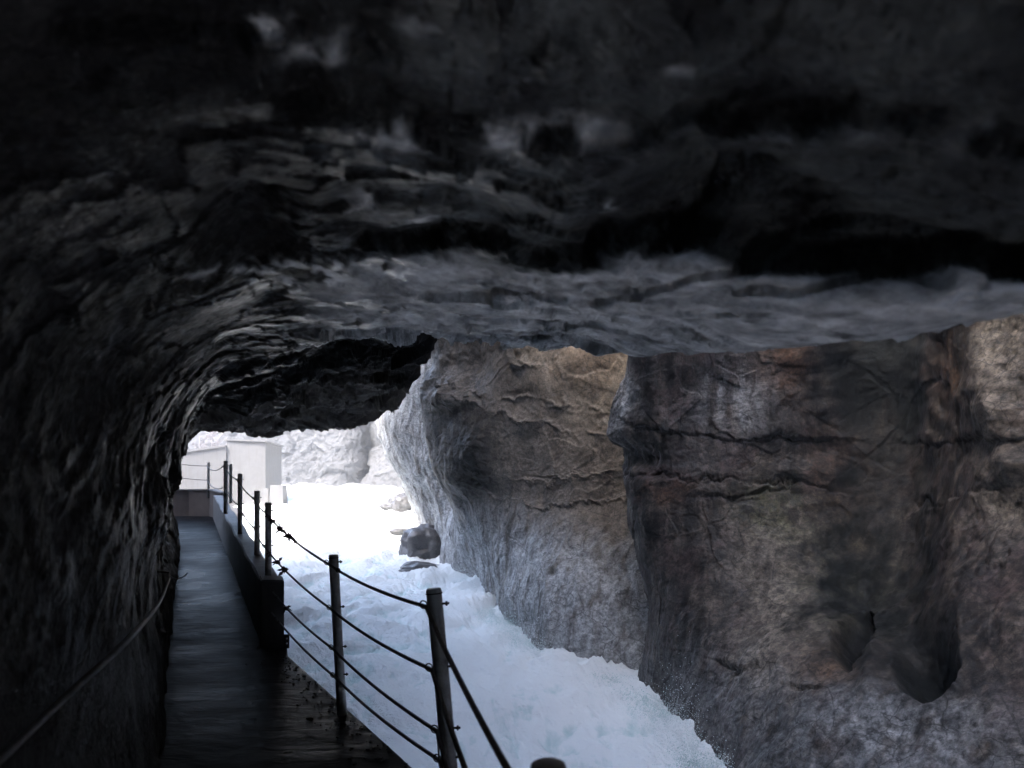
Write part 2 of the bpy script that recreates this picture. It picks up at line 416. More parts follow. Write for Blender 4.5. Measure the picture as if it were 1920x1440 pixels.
def cave_disp(p):
    q = np.stack([p[:, 0], (p[:, 1] + p[:, 2] * 1.15) * .55, (p[:, 2] - p[:, 1] * .45) * 1.15], 1) + .25 * np.stack([fbm(p * 1.3 + 3, 2), fbm(p * 1.3 + 31, 2), fbm(p * 1.3 + 57, 2)], 1)
    f1, e1 = facets(q * 1.5 + 5.2, 1.1); f2, e2 = facets(q * 4.2 + 1.7, 1.2); f3, e3 = facets(q * 11 + 3.3, 1.2)
    far = sstep(1.8, 6, p[:, 1]); low = sstep(1.6, .7, p[:, 2] - zp(p[:, 1])); k = 1 - .7 * low
    return k * ((.05 + .12 * far) * fbm(p * .7, 3) + (.012 + .15 * far) * f1 + (.012 + .033 * far) * f2 + (.008 + .008 * far) * f3) + .016 * fbm(q * 3.1, 3) * (1 - far) + (.006 + .009 * far) * ridged(q * 5, 5, .6) - .015 * far * np.exp(-(e1 / .05) ** 2)
if nrm[60 + 16 + 10 + 40, 250, 2] > 0: nrm = -nrm                       # make the normals point into the gallery
d = cave_disp(Pt)
px, py = to_px(Pt)
lipk = np.repeat(np.arange(G.shape[1])[None], G.shape[0], 0).ravel() / float(sum([34, 40, 40, 55, 75, 80, 75]))   # 1 at the lip
d -= .30 * sstep(.25, 1.2, Pt[:, 2] - zp(Pt[:, 1])) * sstep(2.0, 4.2, Pt[:, 1]) * (1 - sstep(.36, .46, lipk))
d *= 1 - (1 - sstep(7, 10, Pt[:, 1])) * (.5 * (1 - sstep(.42, .5, lipk)) + .25 * (1 - sstep(.55, .68, lipk)) * sstep(.42, .5, lipk))
d *= np.where(lipk < 1.0, 1 - .55 * sstep(.86, 1.0, lipk) * sstep(9, 3, Pt[:, 1]), 1)
front = (Pt[:, 1] > .45) * (Pt[:, 2] > 1.75) * (lipk <= 1.0) * sstep(9.5, 6.5, Pt[:, 1])
jx = px + 60 * fbm(Pt * 2.2, 3); jy = py + 26 * fbm(Pt * 3.1 + 9, 4, .6)
def saw(pts, depth, reach, soft=17):
    """ceiling steps up behind a broken edge, then comes down again towards the camera"""
    xs, ys = zip(*pts); t = np.interp(jx, xs, ys) - jy
    m = sstep(xs[0] - 60, xs[0] + 40, jx) * (1 - sstep(xs[-1] - 40, xs[-1] + 60, jx))
    return -m * depth * sstep(-soft, soft, t) * np.exp(-np.clip(t, 0, 9999) / reach)
d += front * saw([(660, 502), (760, 484), (850, 458), (1100, 455), (1300, 446), (1600, 462), (2100, 500)], .055, 90, 9)
d += front * saw([(520, 210), (750, 245), (900, 270), (1140, 290), (1300, 262), (1600, 245), (2100, 280)], .03, 80)
d += front * saw([(620, 392), (760, 398), (870, 400), (950, 425)], .03, 40)
d += front * saw([(100, 70), (330, 90), (480, 105), (700, 150)], .025, 60)
d -= front * .09 * gauss(jx, 1350, 150) * gauss(jy, 375, 55)
d -= front * .07 * gauss(jx, 500, 90) * gauss(jy, 430, 80)
G = G + nrm * d.reshape(G.shape[:2])[..., None]
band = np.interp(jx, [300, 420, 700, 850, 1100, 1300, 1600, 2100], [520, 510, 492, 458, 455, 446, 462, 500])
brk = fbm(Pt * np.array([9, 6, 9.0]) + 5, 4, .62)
pale_sheen = front * sstep(8, 26, jy - band) * sstep(520, 760, jx) * np.clip(.72 + .55 * brk, .25, 1)  # pale slab rock, whitened further for the light on its underside
def glint(cx, cy, wx, wy, amt, slope=0.0):  # wet highlight painted as a broken pale patch
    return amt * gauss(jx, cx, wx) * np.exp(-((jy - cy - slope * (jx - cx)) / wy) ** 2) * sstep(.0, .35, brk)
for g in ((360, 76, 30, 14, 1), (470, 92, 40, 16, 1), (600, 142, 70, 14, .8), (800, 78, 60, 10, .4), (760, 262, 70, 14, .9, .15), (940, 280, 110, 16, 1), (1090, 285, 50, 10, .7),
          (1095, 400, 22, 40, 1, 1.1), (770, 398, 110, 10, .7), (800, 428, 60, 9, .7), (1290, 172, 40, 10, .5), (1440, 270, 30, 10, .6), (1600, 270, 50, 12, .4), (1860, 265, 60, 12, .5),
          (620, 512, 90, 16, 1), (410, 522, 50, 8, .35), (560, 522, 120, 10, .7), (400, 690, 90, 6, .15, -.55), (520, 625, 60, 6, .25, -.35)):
    pale_sheen = np.maximum(pale_sheen, glint(*g))  # painted wet highlights join the pale slab mask
structure(grid_obj('cave_ceiling', G, M['cave'], attrs={'pale': pale_sheen, 'mouth_tone': .75 * sstep(10.5, 13, Pt[:, 1]), 'roof': front * sstep(.5, .62, lipk) * sstep(4.6, 2.8, Pt[:, 1])}))
caveP = G.reshape(-1, 3)[(G.reshape(-1, 3)[:, 1] > .6) & (lipk < .6)]; caveX, caveY = to_px(caveP)
def cave_depth(px, py):
    for r in (14, 30, 60, 120):
        m = (np.abs(caveX - px) < r) & (np.abs(caveY - py) < r)
        if m.any(): return float(np.percentile(caveP[m, 1], 20))

# ------------------------------------------------------------------ gorge walls
def wall_ctrl(cols, zrel, wts, ztop_off, foot_extra=0.0):
    """cols: (upX, upY, footX, footY); zrel rows above foot; wts blend foot->upper; ztop_off offsets (towards the river) per row"""
    out = []
    ups = np.array([c[:2] for c in cols]); n = np.gradient(ups, axis=0); n = np.stack([n[:, 1], -n[:, 0]], 1); n /= np.linalg.norm(n, axis=1)[:, None]
    for k, (ux, uy, fx, fy) in enumerate(cols):
        r = []
        for z, w, o in zip(zrel, wts, ztop_off):
            x, y = fx + (ux - fx) * w, fy + (uy - fy) * w
            zz = (float(zr(fy)) + foot_extra) * (1 - min(w, 1)) * (1 if z < 5 else 0) + z - (1.0 if z < 5 else 0) * 0
            r.append((x + n[k, 0] * o, y + n[k, 1] * o, zz))
        out.append(r)
    return np.array(out, float), n

# near wall (B): the big buttress on the right with potholes
colsB = [(3.6, 14.0, 2.9, 13.8), (2.35, 12.6, 2.3, 12.3), (1.74, 12.0, 1.98, 11.7), (1.95, 11.15, 2.02, 11.2), (2.55, 10.9, 2.15, 10.3), (3.6, 10.7, 2.3, 9.05), (4.5, 10.2, 2.4, 8.0),
         (5.1, 9.3, 2.8, 6.9), (5.45, 8.2, 3.4, 5.7), (5.6, 6, 4.4, 4.5), (5.6, 2, 4.6, 1.5), (5.4, -3, 4.5, -3), (4.5, -8, 4, -8), (1, -10, 1, -10), (-4, -10, -4, -10)]  # last columns close the gorge unseen behind the camera, added to block light
def zrows(zabs): return zabs
zsB = [-3.0, -2.2, -1.65, -1.1, -.4, .5, 1.5, 2.6, 3.8, 5.5, 8.5, 13]
wB = [-.12, -.06, .0, .14, .38, .68, .92, 1, 1, 1, 1, 1]
oB = [0, 0, 0, 0, 0, 0, 0, 0, .05, .1, -.2, -1.2]
def build_ctrl(cols, zs_fn, ws, offs, sgn=1):
    ups = np.array([c[:2] for c in cols], float); n = np.gradient(ups, axis=0); n = np.stack([n[:, 1], -n[:, 0]], 1); n /= np.linalg.norm(n, axis=1)[:, None]
    out = []
    for k, (ux, uy, fx, fy) in enumerate(cols):
        zs = zs_fn(fy)
        out.append([(fx + (ux - fx) * w + sgn * n[k, 0] * o, fy + (uy - fy) * w + sgn * n[k, 1] * o, z) for z, w, o in zip(zs, ws, offs)])
    return np.array(out, float)
ctrl = build_ctrl(colsB, lambda fy: zsB, wB, oB)
# shape of the left-hand edge as it stands against the wall behind
for zi, dx in ((7, -.30), (8, .10), (6, .04), (5, .12), (4, .1)):
    ctrl[2, zi, 0] += dx; ctrl[1, zi, 0] += dx * .7
G = surf(ctrl, [30, 60, 50, 90, 120, 120, 120, 110, 60, 30, 16, 12, 10, 10], [20, 30, 40, 60, 70, 75, 80, 80, 50, 20, 12])
nrm = normals(G); Pt = G.reshape(-1, 3); px, py = to_px(Pt)
vis = (Pt[:, 1] > 3)
def wall_noise(p, fl):
    """fl: 0 rough upper rock .. 1 water-fluted flank"""
    q = p + .2 * np.stack([fbm(p * 1.1 + 3, 2), fbm(p * 1.1 + 31, 2), fbm(p * 1.1 + 57, 2)], 1)
    f1, e1 = facets(q * np.array([1.3, 1.3, 1.7]) + 33.1, .9); f2, e2 = facets(q * np.array([4, 4, 5.]) + 2.1, 1.1)
    strk = fbm(q * np.array([7, 7, 1.3]), 4, .55)
    return .16 * fbm(p * .55, 3) + (1 - fl) * (.022 * f1 + .007 * f2 - .006 * ridged(q * 7, 5, .6)) + fl * (.028 * strk + .012 * f1) + .03 * fbm(q * 1.8, 5, .42)
jx = px + 22 * fbm(Pt * 1.6, 3); jy = py + 14 * fbm(Pt * 2.1 + 9, 4, .6)
fl = sstep(1080, 1300, jy - .25 * (jx - 1400)) * .8
fl = np.maximum(fl, .9 * gauss(jx, 1790 + .45 * np.maximum(jy - 900, 0), 75))
d = wall_noise(Pt, fl) * 1.0
def crack_line(pts, w, depth, ledge=0):
    xs, ys = zip(*pts); yl = np.interp(px, xs, ys) + 13 * fbm(Pt * 2.0 + 4, 5, .62)
    t0 = fbm(Pt * np.array([1.4, 1.4, .3]) + 60, 3)
    w = w * (1 + .5 * t0); m = np.clip(.6 + 1.2 * t0, .0, 1.3) * sstep(xs[0] - 15, xs[0] + 15, px) * (1 - sstep(xs[-1] - 15, xs[-1] + 15, px))
    t = py - yl
    return m * (-depth * np.exp(-(t / w) ** 2) + ledge * np.where(t < 0, np.exp(-(t / 40) ** 2), 0))
d += vis * crack_line([(1140, 780), (1250, 812), (1400, 826), (1600, 815), (1750, 818), (1930, 828)], 4, .05, .035)
d += vis * crack_line([(1150, 890), (1330, 893), (1400, 905), (1480, 890), (1600, 902), (1740, 925), (1930, 916)], 3.6, .05, .035)
d += vis * crack_line([(1300, 925), (1400, 925), (1480, 895)], 5, .06, .03)
d += vis * crack_line([(1270, 1222), (1350, 1245), (1440, 1258)], 4, .05, .03)
d += vis * crack_line([(1400, 1285), (1470, 1288), (1540, 1292)], 4, .05, .02)
bl1 = np.interp(px, [1140, 1250, 1400, 1600, 1750, 1930], [780, 812, 826, 815, 818, 828]) + 13 * fbm(Pt * 2.0 + 4, 5, .62)
bl2 = np.interp(px, [1150, 1330, 1400, 1480, 1602, 1740, 1930], [890, 893, 905, 890, 902, 925, 916]) + 13 * fbm(Pt * 2.0 + 4, 5, .62)
d -= vis * (.03 + .08 * np.clip(fbm(Pt * np.array([.9, .9, .1]) + 77, 2), -.3, 1)) * sstep(-3, 4, py - bl1) * (1 - sstep(-3, 4, py - bl2))
d += vis * .035 * np.clip(fbm(Pt * np.array([9, 9, 6.0]), 4, .6), -.2, 1) * gauss(jx, 1165, 35) * gauss(jy, 740, 75)
d -= vis * .22 * gauss(jx, 1180, 75) * gauss(jy, 862, 26)                 # dark recess between the beds at the edge
d -= vis * .75 * gauss(jx, 1630, 105) * sstep(1330, 1000, jy)              # long hollow running down the wall
d += vis * .30 * gauss(jx, 1880, 70) * gauss(jy, 745, 90)                  # pale bulge
d += vis * .22 * gauss(jx, 1905, 60) * gauss(jy, 880, 45)
# pothole: tilted scoop, rim sharp at the bottom; and the narrow slot beside it
wx, wy = px + 10 * fbm(Pt * 2.2, 3, .5), py + 9 * fbm(Pt * 2.2 + 7, 3, .5)
h1 = np.hypot((wx - 1728) / 68, np.where(wy > 1262, (wy - 1262) / 52, (wy - 1262) / 90))
ux = (wx - 1728) / 72
d -= vis * .8 * np.clip(1 - ux ** 2, 0, 1) ** 1.3 * sstep(1105, 1285, wy) * (1 - sstep(1294 - 60 * ux ** 2, 1314 - 60 * ux ** 2, wy))
h2 = np.hypot(np.where(wx > 1584, (wx - 1584) / 22, (wx - 1584) / 34), (wy - 1172) / np.where(wy > 1172, 88, 80))
d -= vis * .95 * np.clip(1 - h2 ** 2, 0, 1) ** np.where(wx > 1584, .9, 1.8)
d += vis * .14 * gauss(px, 1625 + .1 * (py - 1180), 20) * gauss(py, 1230, 110)   # rib between them
G = G - nrm * d.reshape(G.shape[:2])[..., None] * (-1.0)
vis = vis.astype(float)
at = {}
sx = jx + 70 * fbm(Pt * np.array([1.6, 1.6, .35]) + 21, 4, .6) + 25 * fbm(Pt * np.array([6, 6, 1.0]) + 2, 3, .6)
at['stain_shade'] = vis * np.clip(np.clip(1 - ux ** 2, 0, 1) * sstep(1120, 1280, wy) * (1 - sstep(1300 - 60 * ux ** 2, 1316 - 60 * ux ** 2, wy)) * .85 + sstep(1.05, .0, h2) * .95 + 1.1 * sstep(1450, 1570, sx) * (1 - sstep(1610, 1740, sx)) * (.75 + .5 * fbm(Pt * np.array([5, 5, 1.6]) + 8, 4, .6)) * sstep(1330, 1150, jy) + .8 * gauss(jx, 1735, 60) * gauss(jy, 1230, 90) + .5 * gauss(jx, 1650, 180) * sstep(900, 640, jy), 0, 1)  # algae stain, with shade of hollow, pothole and slot painted in
at['tan'] = vis * np.clip(gauss(jx, 1890, 60) * (1 - sstep(950, 1050, jy)) + .8 * gauss(jx, 1440, 70) * sstep(920, 1000, jy) * (1 - sstep(1270, 1330, jy)) + .5 * gauss(jx, 1500, 60) * gauss(jy, 1180, 80), 0, 1)
at['ochre'] = vis * np.clip(.8 * gauss(jx, 1460, 60) * gauss(jy, 680, 60) + .6 * gauss(jx, 1540, 60) * gauss(jy, 1250, 40) + .5 * gauss(jx, 1560, 40) * gauss(jy, 880, 80) + .6 * gauss(jx, 1760, 30) * gauss(jy, 680, 80) + .5 * gauss(jx, 1250, 40) * gauss(jy, 920, 20), 0, 1)
at['green'] = vis * np.clip(gauss(jx, 1440, 50) * gauss(jy, 950, 45) + .5 * gauss(jx, 1560, 90) * gauss(jy, 1060, 130), 0, 1)
at['pale_sheen'] = vis * np.clip(1.2 * gauss(jx, 1158, 24) * gauss(jy, 730, 75) + .6 * gauss(jx, 1380, 60) * gauss(jy, 740, 60) + .22 * sstep(1150, 1300, jy - .2 * (jx - 1250)) + .4 * gauss(jx, 1700, 140) * gauss(jy, 1360, 70), 0, 1)  # pale rock patches, plus a wet glint painted along the buttress edge
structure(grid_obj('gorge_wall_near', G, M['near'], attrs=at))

# middle wall (C) and the slim far flank (D), one winding face
colsC = [(3.6, 13.2, 2.6, 11.6), (2.4, 13.9, 1.6, 12.2), (1.2, 14.6, .72, 13.1), (.1, 15.4, .05, 14.8), (-.9, 16.1, -.35, 16.4), (-1.72, 16.9, -.75, 18), (-1.85, 18.0, -1.2, 19.5),
         (-1.3, 19.5, -1.6, 20.7), (-1.2, 20.8, -1.98, 21.9), (-2.3, 21.7, -2.3, 23), (-3.4, 23, -2.7, 24.5), (-4.3, 25, -3.1, 27), (-4.7, 27.5, -3.6, 31), (-4.2, 32, -4.3, 37), (-1, 40, -4.0, 46), (8, 44, 2, 52)]
wC = [-.06, 0, .1, .3, .6, .88, 1, 1.03, 1.02, 1, 1, 1]
oC = [0, 0, 0, 0, 0, 0, 0, 0, .0, -.2, -1.2, -4.5]
def zsC(fy):
    z = float(zr(fy)); return [z - .8, z - .1, z + .7, z + 1.4, z + 2.2, z + 3.0, z + 3.9, max(z + 4.9, 4.2), max(z + 6.2, 5.6), 7.5, 10, 15]
ctrl = build_ctrl(colsC, zsC, wC, oC)
G = surf(ctrl, [40, 70, 80, 80, 80, 60, 40, 40, 50, 60, 60, 40, 24, 12, 8], [20, 50, 50, 60, 60, 65, 65, 50, 24, 14, 10])
nrm = normals(G); Pt = G.reshape(-1, 3); px, py = to_px(Pt); vis = np.ones(len(Pt))
isD = sstep(19.6, 21.2, Pt[:, 1])
jx = px + 16 * fbm(Pt * 1.6, 3); jy = py + 12 * fbm(Pt * 2.1 + 9, 4, .6)
fl = np.clip(sstep(880, 1000, jy + .15 * (1000 - jx)) + isD, 0, 1) * .9
d = wall_noise(Pt * .9 + 40, fl) * 1.25
cm = 1 - isD
d += cm * crack_line([(800, 715), (860, 742), (960, 780), (1150, 815)], 3.2, .07, .05)
d += cm * crack_line([(850, 735), (930, 742), (1030, 752), (1140, 772)], 3, .05, .02)
d += cm * crack_line([(870, 905), (900, 925), (1010, 946), (1110, 942), (1190, 922)], 3.2, .07, .06)
d += cm * crack_line([(890, 890), (1010, 900), (1190, 880)], 3.5, .05, .02)
d += cm * crack_line([(930, 610), (965, 680), (1020, 690)], 6, .12, .08)
d -= cm * .35 * gauss(jx, 835, 22) * gauss(jy, 748, 22)                    # dark notch under the rounded block
d -= cm * .25 * gauss(jx, 885, 30) * gauss(jy, 850, 35)
d += cm * .35 * gauss(jx, 850, 60) * gauss(jy, 670, 60)                    # rounded block at the top
G = G - nrm * d.reshape(G.shape[:2])[..., None] * (-1.0)
at = {}
at['stain_shade'] = .75 * cm * gauss(jx, 885, 38) * gauss(jy, 850, 75) + .3 * cm * gauss(jx, 950, 40) * gauss(jy, 660, 40)  # shade of the recess painted dark into the rock colour
at['tan'] = cm * np.clip((.45 + .55 * sstep(900, 1000, jx)) * (1 - sstep(950, 1040, jy)), 0, 1)
at['ochre'] = .4 * cm * gauss(jx, 1120, 80) * gauss(jy, 660, 60)
at['green'] = .6 * cm * gauss(jx, 1060, 80) * gauss(jy, 1070, 60)
at['pale_sheen'] = np.clip(.95 * isD + sstep(930, 1060, jy + .2 * (1000 - jx)), 0, 1)  # pale grey far flank; wet sheen low on the wall is painted in
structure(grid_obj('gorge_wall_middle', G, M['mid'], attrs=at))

# far wall across the basin
colsF = [(-70, 75), (-45, 66), (-27, 60), (-19, 54), (-15.5, 51), (-12, 50), (-10.2, 50.5), (-9.6, 52), (-8.9, 50.5), (-6, 48), (-1, 46), (8, 46), (30, 50)]
tops = [14, 12, 9, 7.5, 10, 16, 20, 22, 22, 24, 26, 26, 26]
ctrl = np.array([[(x, y - .9, 1.4), (x, y - .4, 2.8), (x, y, 4.4), (x, y + .1, 6.5), (x, y + .8, tp * .7 + 2), (x, y + 2, tp + 2), (x, y + 20, tp + 8)] for (x, y), tp in zip(colsF, tops)], float)
ctrl[0:4, 3:6, 2] = ctrl[0:4, 3:6, 2].clip(0, 9)
G = surf(ctrl, [12, 16, 40, 50, 60, 40, 30, 30, 50, 30, 16, 10], [24, 30, 40, 40, 16, 8])
nrm = normals(G); Pt = G.reshape(-1, 3)
q = Pt * .8
d = .6 * fbm(q * .25, 3) + .3 * facets(q * np.array([.5, .5, .8]), 1)[0] + .12 * ridged(q * 1.3, 5, .6)
G = G - nrm * d.reshape(G.shape[:2])[..., None] * (-1.0)
structure(grid_obj('gorge_wall_far', G, M['far']))

# hillside behind the concrete works on the left
xs = np.linspace(-80, -8.6, 90); ys = np.linspace(18, 95, 110)
XX, YY = np.meshgrid(xs, ys, indexing='ij')
ZZ = .9 + .012 * np.maximum(YY - 24, 0) + np.maximum(0, -XX - 15 - .05 * YY) * .45 - np.maximum(0, XX + 12.5 - .0 * YY) * .35
ZZ = ZZ + .35 * fbm(np.stack([XX.ravel(), YY.ravel(), 0 * XX.ravel()], 1) * .25, 4).reshape(XX.shape)
structure(grid_obj('hillside', np.stack([XX, YY, ZZ], 2), M['hill']))

# ------------------------------------------------------------------ river
ny, nx = 620, 420
ys = np.concatenate([np.linspace(-11, 3, 40, endpoint=False), 3 + (np.linspace(0, 1, ny - 40) ** 1.7) * 62])
xlft = np.interp(ys, [-11, 0, 3, 8, 15, 20, 24, 30, 42, 65], [.2, .1, -.6, -2.7, -6, -8.6, -11, -13, -18, -32])
xrgt = np.interp(ys, [-11, 2, 6, 9, 12, 14, 18, 24, 35, 45, 65], [6, 6, 5.5, 4.2, 3.4, 2.6, 1.0, -.6, -1.8, -2, 12])
u = np.linspace(0, 1, nx)
XX = xlft[:, None] + (xrgt - xlft)[:, None] * u[None]; YY = np.repeat(ys[:, None], nx, 1)
flat = np.stack([XX.ravel(), YY.ravel(), 0 * XX.ravel()], 1)
ca, sa = math.cos(R(24)), math.sin(R(24))
al = np.stack([flat[:, 0] * ca + flat[:, 1] * sa, -flat[:, 0] * sa + flat[:, 1] * ca, flat[:, 2]], 1)   # across, along
aw = al + .5 * np.stack([fbm(al * .6, 3), fbm(al * .6 + 20, 3), 0 * al[:, 0]], 1)
big = fbm(aw * np.array([.55, .4, 1]), 3)
bil = np.abs(perlin(aw * np.array([1.1, .8, 1]) + 3)) * 1.0 + .5 * np.abs(perlin(aw * 2.3 + 13)) + .27 * np.abs(perlin(aw * 5 + 31)) + .14 * np.abs(perlin(aw * 11 + 7)) + .08 * np.abs(perlin(aw * 24 + 5))
foot = np.interp(flat[:, 1], [9.1, 10.95, 11.6, 12.5, 13.1, 14.8, 18, 21.9, 35, 42], [2.4, 2.13, 1.93, 1.2, .64, 0, -.75, -1.98, -4.1, -5.4])
dist = foot - flat[:, 0]
edge = np.exp(-np.clip(dist, 0, 9) / .55) * sstep(5, 8, flat[:, 1])
rough = .6 + .5 * np.clip(fbm(aw * .35 + 8, 2), -.6, 1)
froth = ridged(aw * 6 + 3, 4, .65)
Z = zr(flat[:, 1]) + .22 * big + (.24 * rough + .14 * edge) * (bil - .45) + .22 * edge + (.012 + .022 * edge) * froth
dim = np.clip(1 - 1.2 * (bil - .15) + .5 * edge, 0, 1)
foam = np.clip(1.1 * (bil - .25) + .3 * big + .5 * edge + .3, 0, 1)
structure(grid_obj('river', np.stack([XX, YY, Z.reshape(XX.shape)], 2), M['water'], attrs={'foam': foam}))

# spray thrown up where the current hits the wall foot
rg = random.Random(5); V, Fc = [], []
_ys = [9.1, 10.95, 11.6, 12.5, 13.1, 14.8, 18, 21.9]; _xs = [2.4, 2.13, 1.93, 1.2, .64, 0, -.75, -1.98]
for k in range(30000):
    y = 8.6 + 11 * rg.random() ** 1.4; cl = max(0, math.sin(y * 2.7) * math.sin(y * 1.3 + 1))
    x = float(np.interp(y, _ys, _xs)) - abs(rg.gauss(0, .3)) + .08
    z = float(zr(y)) + .12 + min(rg.expovariate(1 / .09), .7) * (.35 + 1.6 * cl); y += rg.gauss(0, .1)
    r = rg.uniform(.002, .006) * (1.6 if rg.random() < .05 else 1); n0 = len(V)
    V += [(x + r, y, z), (x - r, y, z), (x, y + r, z), (x, y - r, z), (x, y, z + r * 1.3), (x, y, z - r)]
    Fc += [(n0 + a, n0 + b, n0 + c) for a, b, c in ((0, 2, 4), (2, 1, 4), (1, 3, 4), (3, 0, 4), (2, 0, 5), (1, 2, 5), (3, 1, 5), (0, 3, 5))]
me = bpy.data.meshes.new('spray'); me.from_pydata(V, [], Fc); me.materials.append(M['water'])
o = bpy.data.objects.new('spray', me); C.objects.link(o); tag(o, 'white spray droplets thrown up along the wet foot of the rock wall', 'spray', kind='stuff')

# ------------------------------------------------------------------ walkway and the bank below it
ys = np.linspace(-9.5, 20.9, 420); u = np.linspace(0, 1, 70)
XX = (xl(ys) - .35)[:, None] + (xr(ys) - xl(ys) + .35)[:, None] * u[None]; YY = np.repeat(ys[:, None], 70, 1)
pp = np.stack([XX.ravel(), YY.ravel(), 0 * XX.ravel()], 1)
ax = np.stack([pp[:, 0] * ca + pp[:, 1] * sa, -pp[:, 0] * sa + pp[:, 1] * ca, pp[:, 2]], 1)
ZZ = zp(YY) + (.004 * fbm(ax * np.array([.8, 2.6, 1]) * 1.4, 4, .5) + .002 * ridged(ax * np.array([1.5, 6, 1]) * 1.3, 3)).reshape(XX.shape)
ZZ = ZZ - .02
edge_dn = np.stack([XX[:, -1], YY[:, -1], ZZ[:, -1] - .22], 1); edge_in = np.stack([XX[:, -1] - .3, YY[:, -1], ZZ[:, -1] - .24], 1)
G = np.concatenate([np.stack([XX, YY, ZZ], 2), edge_dn[:, None], edge_in[:, None]], 1)
structure(grid_obj('path', G, M['path'], smooth=True))
ys = np.linspace(-10, 24, 260)
bx = xr(ys) - .12
prof = [(-.9, -.1), (-.02, -.2), (-.25, -.7), (-.3, -1.5), (-.1, -2.6), (.3, -4.2)]
G = np.stack([np.stack([bx + a, ys, zp(ys) + z], 1) for a, z in prof], 1)
G = crom(np.swapaxes(G, 0, 1), params([10, 10, 14, 14, 14])); G = np.swapaxes(G, 0, 1)
nrm = normals(G); dd = .12 * facets(G.reshape(-1, 3) * 2, 1)[0] + .05 * fbm(G.reshape(-1, 3) * 4, 4)
dd = dd.reshape(G.shape[:2]); dd[:, :14] *= .1
G = G + nrm * dd[..., None]
structure(grid_obj('river_bank', G, M['bank']))

# grit and leaf litter along the open edge of the walkway
bm = bmesh.new()
rg = random.Random(3)
for k in range(220):
    y = 4.0 + 3.9 * rg.random(); off = min(abs(rg.gauss(0, .16)), .7) + .01
    x = float(xr(y)) - off; z = float(zp(y)) - .014
    s = rg.uniform(.003, .009) * (1 if rg.random() < .93 else 1.8)
    mt = Matrix.Translation((x, y, z)) @ Matrix.Rotation(rg.random() * 6, 4, 'Z') @ Matrix.Diagonal((s * rg.uniform(1, 2), s, s * .7, 1))
    bmesh.ops.create_icosphere(bm, subdivisions=1, radius=1, matrix=mt)
o = obj('grit', bm, M['grit']); o['kind'] = 'stuff'; o['label'] = 'dark grit and leaf litter along the open walkway edge'; o['category'] = 'grit'

# ------------------------------------------------------------------ parapet with its end block
def strip_wall(bm, ys, xin, thick, z0, z1):
    pr = None
    for k, y in enumerate(ys):
        xi = xin(y); b = z0(y); t = z1(y); j = .006 * math.sin(k * 2.3)
        ring = [bm.verts.new(q) for q in ((xi, y, b), (xi + j, y, t - .02), (xi + .02, y, t), (xi + thick - .03, y, t), (xi + thick, y, t - .03), (xi + thick, y, b))]
        if pr:
            for a in range(5): bm.faces.new((pr[a], pr[a + 1], ring[a + 1], ring[a]))
        else: bm.faces.new(ring)
        pr = ring
    bm.faces.new(pr[::-1])
xin = lambda y: -2.57 - .43 * (y - 7.85) + .0
par = empty('concrete_parapet', (-2.45, 7.85, 0), 'dark concrete parapet along the water side of the walkway, carrying the far posts', 'parapet')
bm = bmesh.new(); strip_wall(bm, [8.1 + .4 * k for k in range(31)], lambda y: xin(y) + .02, .24, lambda y: float(zp(y)) - .3, lambda y: float(zp(y)) + .62 + .02 * math.sin(y * 3))
obj('wall', bm, M['parapet'], par)
bm = bmesh.new()
x0, x1, y0, y1 = -2.57, -2.32, 7.82, 8.1
hexa(bm, [(x0, y0, -.3), (x1, y0, -.3), (x1 - .1, y1, -.3), (x0 - .1, y1, -.3), (x0 + .015, y0, .67), (x1, y0, .67), (x1 - .1, y1, .69), (x0 - .1, y1, .69)])
bmesh.ops.bevel(bm, geom=bm.edges[:], offset=.012, segments=2, affect='EDGES')
obj('end_block', bm, M['parapet'], par)
bm = bmesh.new()
hexa(bm, [(-2.315, 7.80, -.02), (-2.265, 7.80, -.02), (-2.265, 7.815, -.02), (-2.315, 7.815, -.02), (-2.315, 7.80, .12), (-2.265, 7.80, .12), (-2.265, 7.815, .12), (-2.315, 7.815, .12)])
br = obj('bracket', bm, M['bolt'], par)
for zz in (.03, .08):
    bm = bmesh.new(); tube(bm, [(-2.285, 7.80, zz), (-2.285, 7.788, zz)], .009, 8); obj('bolt', bm, M['post'], br)

rw = empty('reddish_wall', (-8.6, 21, 1.05), 'low reddish brown concrete wall closing the bend at the far end of the walkway', 'wall')
bm = bmesh.new()
pts = [(-9.9, 21.25), (-8.9, 21.15), (-8.2, 20.8), (-7.55, 20.0)]
pr = None
for (x, y) in pts:
    zt = 1.72 if x < -8 else 1.62
    ring = [bm.verts.new(q) for q in ((x, y, .75), (x, y, zt), (x + .05, y + .28, zt), (x + .05, y + .28, .6))]
    if pr:
        for a in range(3): bm.faces.new((pr[a], pr[a + 1], ring[a + 1], ring[a]))
    else: bm.faces.new(ring)
    pr = ring
bm.faces.new(pr[::-1])
obj('wall', bm, M['redwall'], rw)
bm = bmesh.new()
pr = None
for (x, y) in pts:
    zt = (1.72 if x < -8 else 1.62) + .003
    ring = [bm.verts.new(q) for q in ((x - .02, y - .03, zt), (x - .02, y - .03, zt + .04), (x + .07, y + .31, zt + .04), (x + .07, y + .31, zt))]
    if pr:
        for a in range(4): bm.faces.new((pr[a], pr[(a + 1) % 4], ring[(a + 1) % 4], ring[a]))
    else: bm.faces.new(ring)
    pr = ring
bm.faces.new(pr[::-1])
obj('coping', bm, M['conc'], rw)

